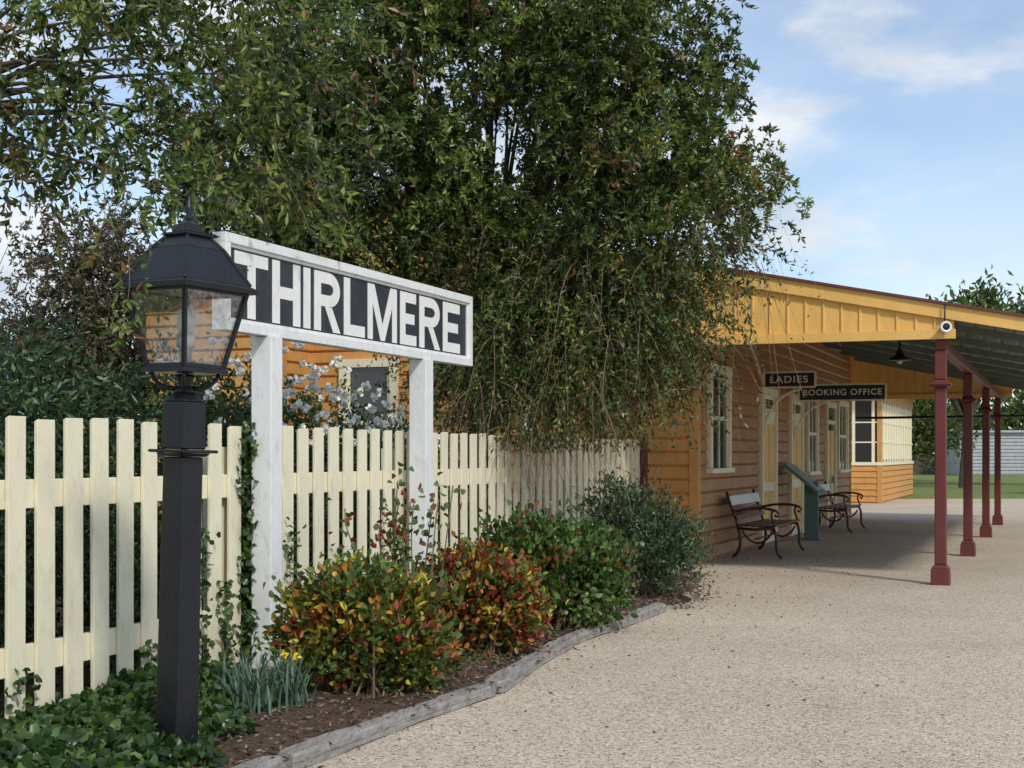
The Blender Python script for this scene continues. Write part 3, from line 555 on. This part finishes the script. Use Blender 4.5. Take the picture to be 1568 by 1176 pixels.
# ---------------------------------------------------------------- shrubs behind the fence
HP=[(.03,.065,.025),(.055,.10,.038),(.10,.16,.06),(.018,.035,.016)]
hl=[]
for k in range(9):
    y=6.6+k*.55; hl.append((fx(y)-.95-.15*math.sin(k*2),y+.3,1.2+.10*math.sin(k*1.7),.62,.6,1.08+.12*math.sin(k*2.1)))
for k in range(5): hl.append((-5.6+k*.42,11.9+.2*math.sin(k),1.35+.12*math.sin(k*2.2),.6,.5,1.15))
shrub('dark_green_hedge',hl,1250,34,.09,.070,.030,HP,[3,4,2.3,2],shell=(.5,1.0),up=-.1)
hl=[]
for k in range(8):
    y=10.4+k*.52; dz=-.05*max(0,k-2); hl.append((fx(y)-.72,y+.3,1.02+.08*math.sin(k*2)+dz,.58,.5,1.08+.08*math.sin(k*2.6)+dz))
shrub('white_rose_shrub',hl,800,30,.08,.058,.034,[(.045,.09,.032),(.08,.14,.05),(.12,.20,.07),(.02,.04,.018)],[2,4,2.4,1.3],shell=(.5,1.0))
# blooms: cup-shaped clusters on the outer surface
c,o=centers(hl,2000,(1.08,1.2)); k=(c[:,2]>1.5)&(o[:,1]<.2); c=c[k][:210]; o=o[k][:210]
P=np.repeat(c,16,0)+rng.normal(size=(len(c)*16,3))*.008; D=rng.normal(size=P.shape)*.8+np.repeat(o,16,0)*.6
leaves('white_rose_flowers',P,D,.038,.040,palette([(.92,.92,.90),(.86,.86,.80)],[3,1],len(P)),'petal',None,True)
hl=[(fx(y)-.5-random.random()*.3,y+.1,.45,.45,.4,.55+random.random()*.2) for y in np.arange(7.5,17.5,.6)]
shrub('garden_undergrowth',hl,800,26,.09,.06,.028,HP+[(.10,.045,.03)],[3,3,1,2,.7],shell=(.3,1.0))
BP=[(.12,.105,.06),(.165,.13,.08),(.08,.09,.038),(.20,.15,.10)]
r0=empty('olive_brown_tree'); lb3=[(-7.6,25,4.5,1.1,1,1.2),(-6.6,25,3.9,1.2,1,1.1),(-8.4,25,3.2,1.0,1,1.0),(-5.5,24.5,3.6,1,1,1.0),(-6.9,25.2,5.2,.7,.7,.6),(-7.2,25,2.8,1.6,1,1.1)]
cs=strandtree(r0,lb3,330,9,13,.42,.11,.045,BP,[2,3,2,1],shell=(.2,1),crad=.2,droop=.1,zmin=.5,along=.3)
mb=MB(); mb.tube([(-7,25.5,0),(-7,25.4,2.5)],[.2,.15],8)
for q in list(cs[::6]):
    p0=np.array([-7,25.4,2.4]); mb.tube([p0,(p0+q)/2+np.array([0,0,.2]),q+np.array([0,0,.3])],[.06,.03,.006],5)
for k in range(22):
    p0=np.array([-10.2,24,2.0]); q=np.array([-8.2-rng.random()*1.6,24+rng.normal()*.4,3.6+rng.random()*2.0]); pts=bez(p0,(p0+q)/2,(p0+q)/2+rng.normal(size=3)*.3,q,7); mb.tube(pts,[.035,.028,.022,.016,.011,.008,.004],5)
    for _ in range(4):
        a=np.array(pts[rng.integers(3,6)]); mb.tube([a,a+rng.normal(size=3)*.12+np.array([0,0,.2]),a+rng.normal(size=3)*.25+np.array([0,0,.4])],[.008,.006,.003],4)
mb.make('trunk_and_branches',['bark'],r0)
shrub('background_hedge',[(x_,30+math.sin(x_),1.7,1.6,1,2.1) for x_ in range(-18,-4,2)],480,26,.25,.17,.09,HP,[3,3,2,2])

# ---------------------------------------------------------------- shrubs in front
NP=[(.13,.18,.038),(.27,.055,.028),(.40,.18,.035),(.44,.38,.06),(.07,.125,.028),(.17,.035,.03)]
shrub('nandina_shrub',[(-.92,8.5,.43,.44,.38,.36),(-1.15,8.5,.35,.30,.3,.33),(-.62,8.55,.36,.28,.3,.34),(-.9,8.5,.62,.32,.26,.17),(-.75,8.45,.25,.3,.25,.22)],520,16,.046,.062,.034,NP,[5.4,.9,1.3,1.9,4,.6],shell=(.45,1.06),stems=34,base=(-.88,8.45,0),tone=.45,rnd=True)
shrub('nandina_shrub',[(-.25,10.05,.42,.40,.32,.36),(.0,10.1,.36,.24,.25,.3),(-.45,10.1,.42,.24,.25,.30),(-.3,10.1,.62,.2,.2,.16)],400,16,.048,.062,.034,NP,[3.6,2.4,2.0,1.7,3,1.2],shell=(.45,1.06),stems=26,base=(-.22,10.0,0),tone=.45,rnd=True)
RP=[(.065,.13,.032),(.10,.18,.042),(.15,.22,.06),(.26,.08,.03),(.035,.07,.02)]
shrub('rose_bush',[(.35,11.6,.48,.52,.4,.45),(.06,11.5,.58,.34,.3,.36),(.70,11.7,.42,.34,.3,.36)],450,18,.058,.062,.046,RP,[3,3,2.4,1.0,1.6],shell=(.45,1.05),stems=18,base=(.35,11.5,0),rnd=True,tone=.4)
SP=[(.06,.10,.05),(.095,.145,.068),(.14,.19,.10),(.035,.055,.03)]
shrub('evergreen_shrub',[(1.22,14.2,.62,.52,.45,.55),(1.0,14.2,.85,.32,.3,.32),(1.55,14.1,.48,.35,.35,.4)],440,24,.065,.065,.022,SP,[3,3,2.4,2],shell=(.4,1.08),up=.6,stems=20,base=(1.25,14.1,0),tone=.45)
r0=empty('climbing_rose'); mb=MB(); LP=[]
for k in range(13):
    x0=-.72+rng.normal()*.12; q=np.array([x0+rng.normal()*.18,9.9+rng.normal()*.1,.85+rng.random()*.42]); pts=bez((x0,9.9,0),(x0,9.9,.4),(q[0]-.05,q[1],.8),q,9); mb.tube(pts,[.007]*5+[.005]*4,5,0)
    for _ in range(26): LP.append(np.array(pts[rng.integers(3,9)])+rng.normal(size=3)*.05)
mb.make('stems',['twig'],r0); LP=np.array(LP); leaves('foliage',LP,rng.normal(size=LP.shape),.058,.046,palette([(.09,.15,.04),(.24,.06,.03),(.14,.20,.06)],[4,1.5,2],len(LP)),'leaf',r0,True)
IP=[(.03,.065,.02),(.05,.10,.03),(.09,.16,.05),(.13,.22,.045)]
def ivy(name,P,L,pal=IP,w=(3,3,1.7,.9)):
    N=len(P); D=rng.normal(size=(N,3))*.7+np.array([0,-.2,-.1]); return leaves(name,P,D,L*rng.uniform(.6,1.2,N),L*rng.uniform(.8,1.2,N),palette(pal,list(w),N)*rng.uniform(.7,1.3,(N,1)),'leaf',None,True)
N=8000; y=rng.uniform(5.6,8.6,N); lo=fx(y)-.1; hi=np.minimum(-1.42,np.array([ex(q) for q in y])-.25)+.12*np.sin(y*9); x=lo+(hi-lo)*rng.random(N)
h=.06+.16*np.clip(1-np.abs((x-(-2.0))/.7),0,1)*(.6+.4*np.sin(x*8)*np.cos(y*7)); P=np.stack([x,y,.03+h*rng.random(N)**.5],1); ivy('ivy_ground_cover',P,.060)
N=1000; t=rng.random(N); P=np.stack([-1.74+.035*rng.normal(size=N)+.03*np.sin(t*14),9.42+.05*rng.normal(size=N),.1+1.55*t],1); ivy('ivy_vine',P,.055)
pp=[]
for s0,z0_,z1_,c_ in((1.75,.1,1.0,110),(2.05,.1,.65,80),(.1,.05,.35,40),(1.2,.05,.35,50),(2.9,.4,1.0,50),(3.6,.1,.8,60),(2.35,.1,1.5,200)):
    for _ in range(c_):
        q=Vector((-2.59,7.2,0))+fd*(s0+rng.normal()*.05)+fn_*(.05+rng.random()*.04); pp.append((q.x,q.y,z0_+(z1_-z0_)*rng.random()))
ivy('ivy_on_fence',np.array(pp),.045)
def blades(name,cx,cy,n_,h,spread,pal,wd=.012):
    t=np.linspace(0,1,6); r0=empty(name)
    mb=MB()
    for k in range(n_):
        b0=np.array([cx+rng.normal()*spread,cy+rng.normal()*spread,.0]); a=rng.uniform(0,6.28); ln=rng.uniform(.05,.20); hh=h*rng.uniform(.6,1.1); s_=np.array([math.cos(a+1.57),math.sin(a+1.57),0])*wd/2
        pts=[b0+np.array([math.cos(a)*ln*q*q,math.sin(a)*ln*q*q,hh*(q-.18*q**4)]) for q in t]
        for i in range(5):
            w0=1-.9*t[i]**3; w1=1-.9*t[i+1]**3; mb.quad([pts[i]-s_*w0,pts[i]+s_*w0,pts[i+1]+s_*w1,pts[i+1]-s_*w1])
    mb.make('blades',[pal],r0); return r0
M['blade']=paint('blade_green',(.085,.145,.095),.5,.35,12,.1)
M['dry']=paint('dry_grass',(.30,.22,.12),.8,.3,12,.1)
r0=blades('daffodil_clump',-1.42,7.75,100,.42,.06,'blade',.015); blades('daffodil_clump',-1.27,8.0,70,.42,.055,'blade',.015)
P=np.repeat(np.array([[-1.24,7.75,.36],[-1.2,7.9,.33]]),9,0)+rng.normal(size=(18,3))*.006; leaves('flowers',P,rng.normal(size=P.shape),.03,.02,palette([(.8,.55,.03)],[1],18),'petal',r0)
blades('dry_grass_tuft',-2.25,6.35,60,.22,.12,'dry',.006)
N=260; y=rng.uniform(8.0,12.5,N); x=np.array([ex(q) for q in y])-rng.uniform(.12,.5,N); P=np.stack([x,y,rng.uniform(.04,.09,N)],1); leaves('bed_seedlings',P,rng.normal(size=P.shape)+np.array([0,0,.6]),.04,.02,palette(RP,[2,2,1,2,2],N))
print('done')
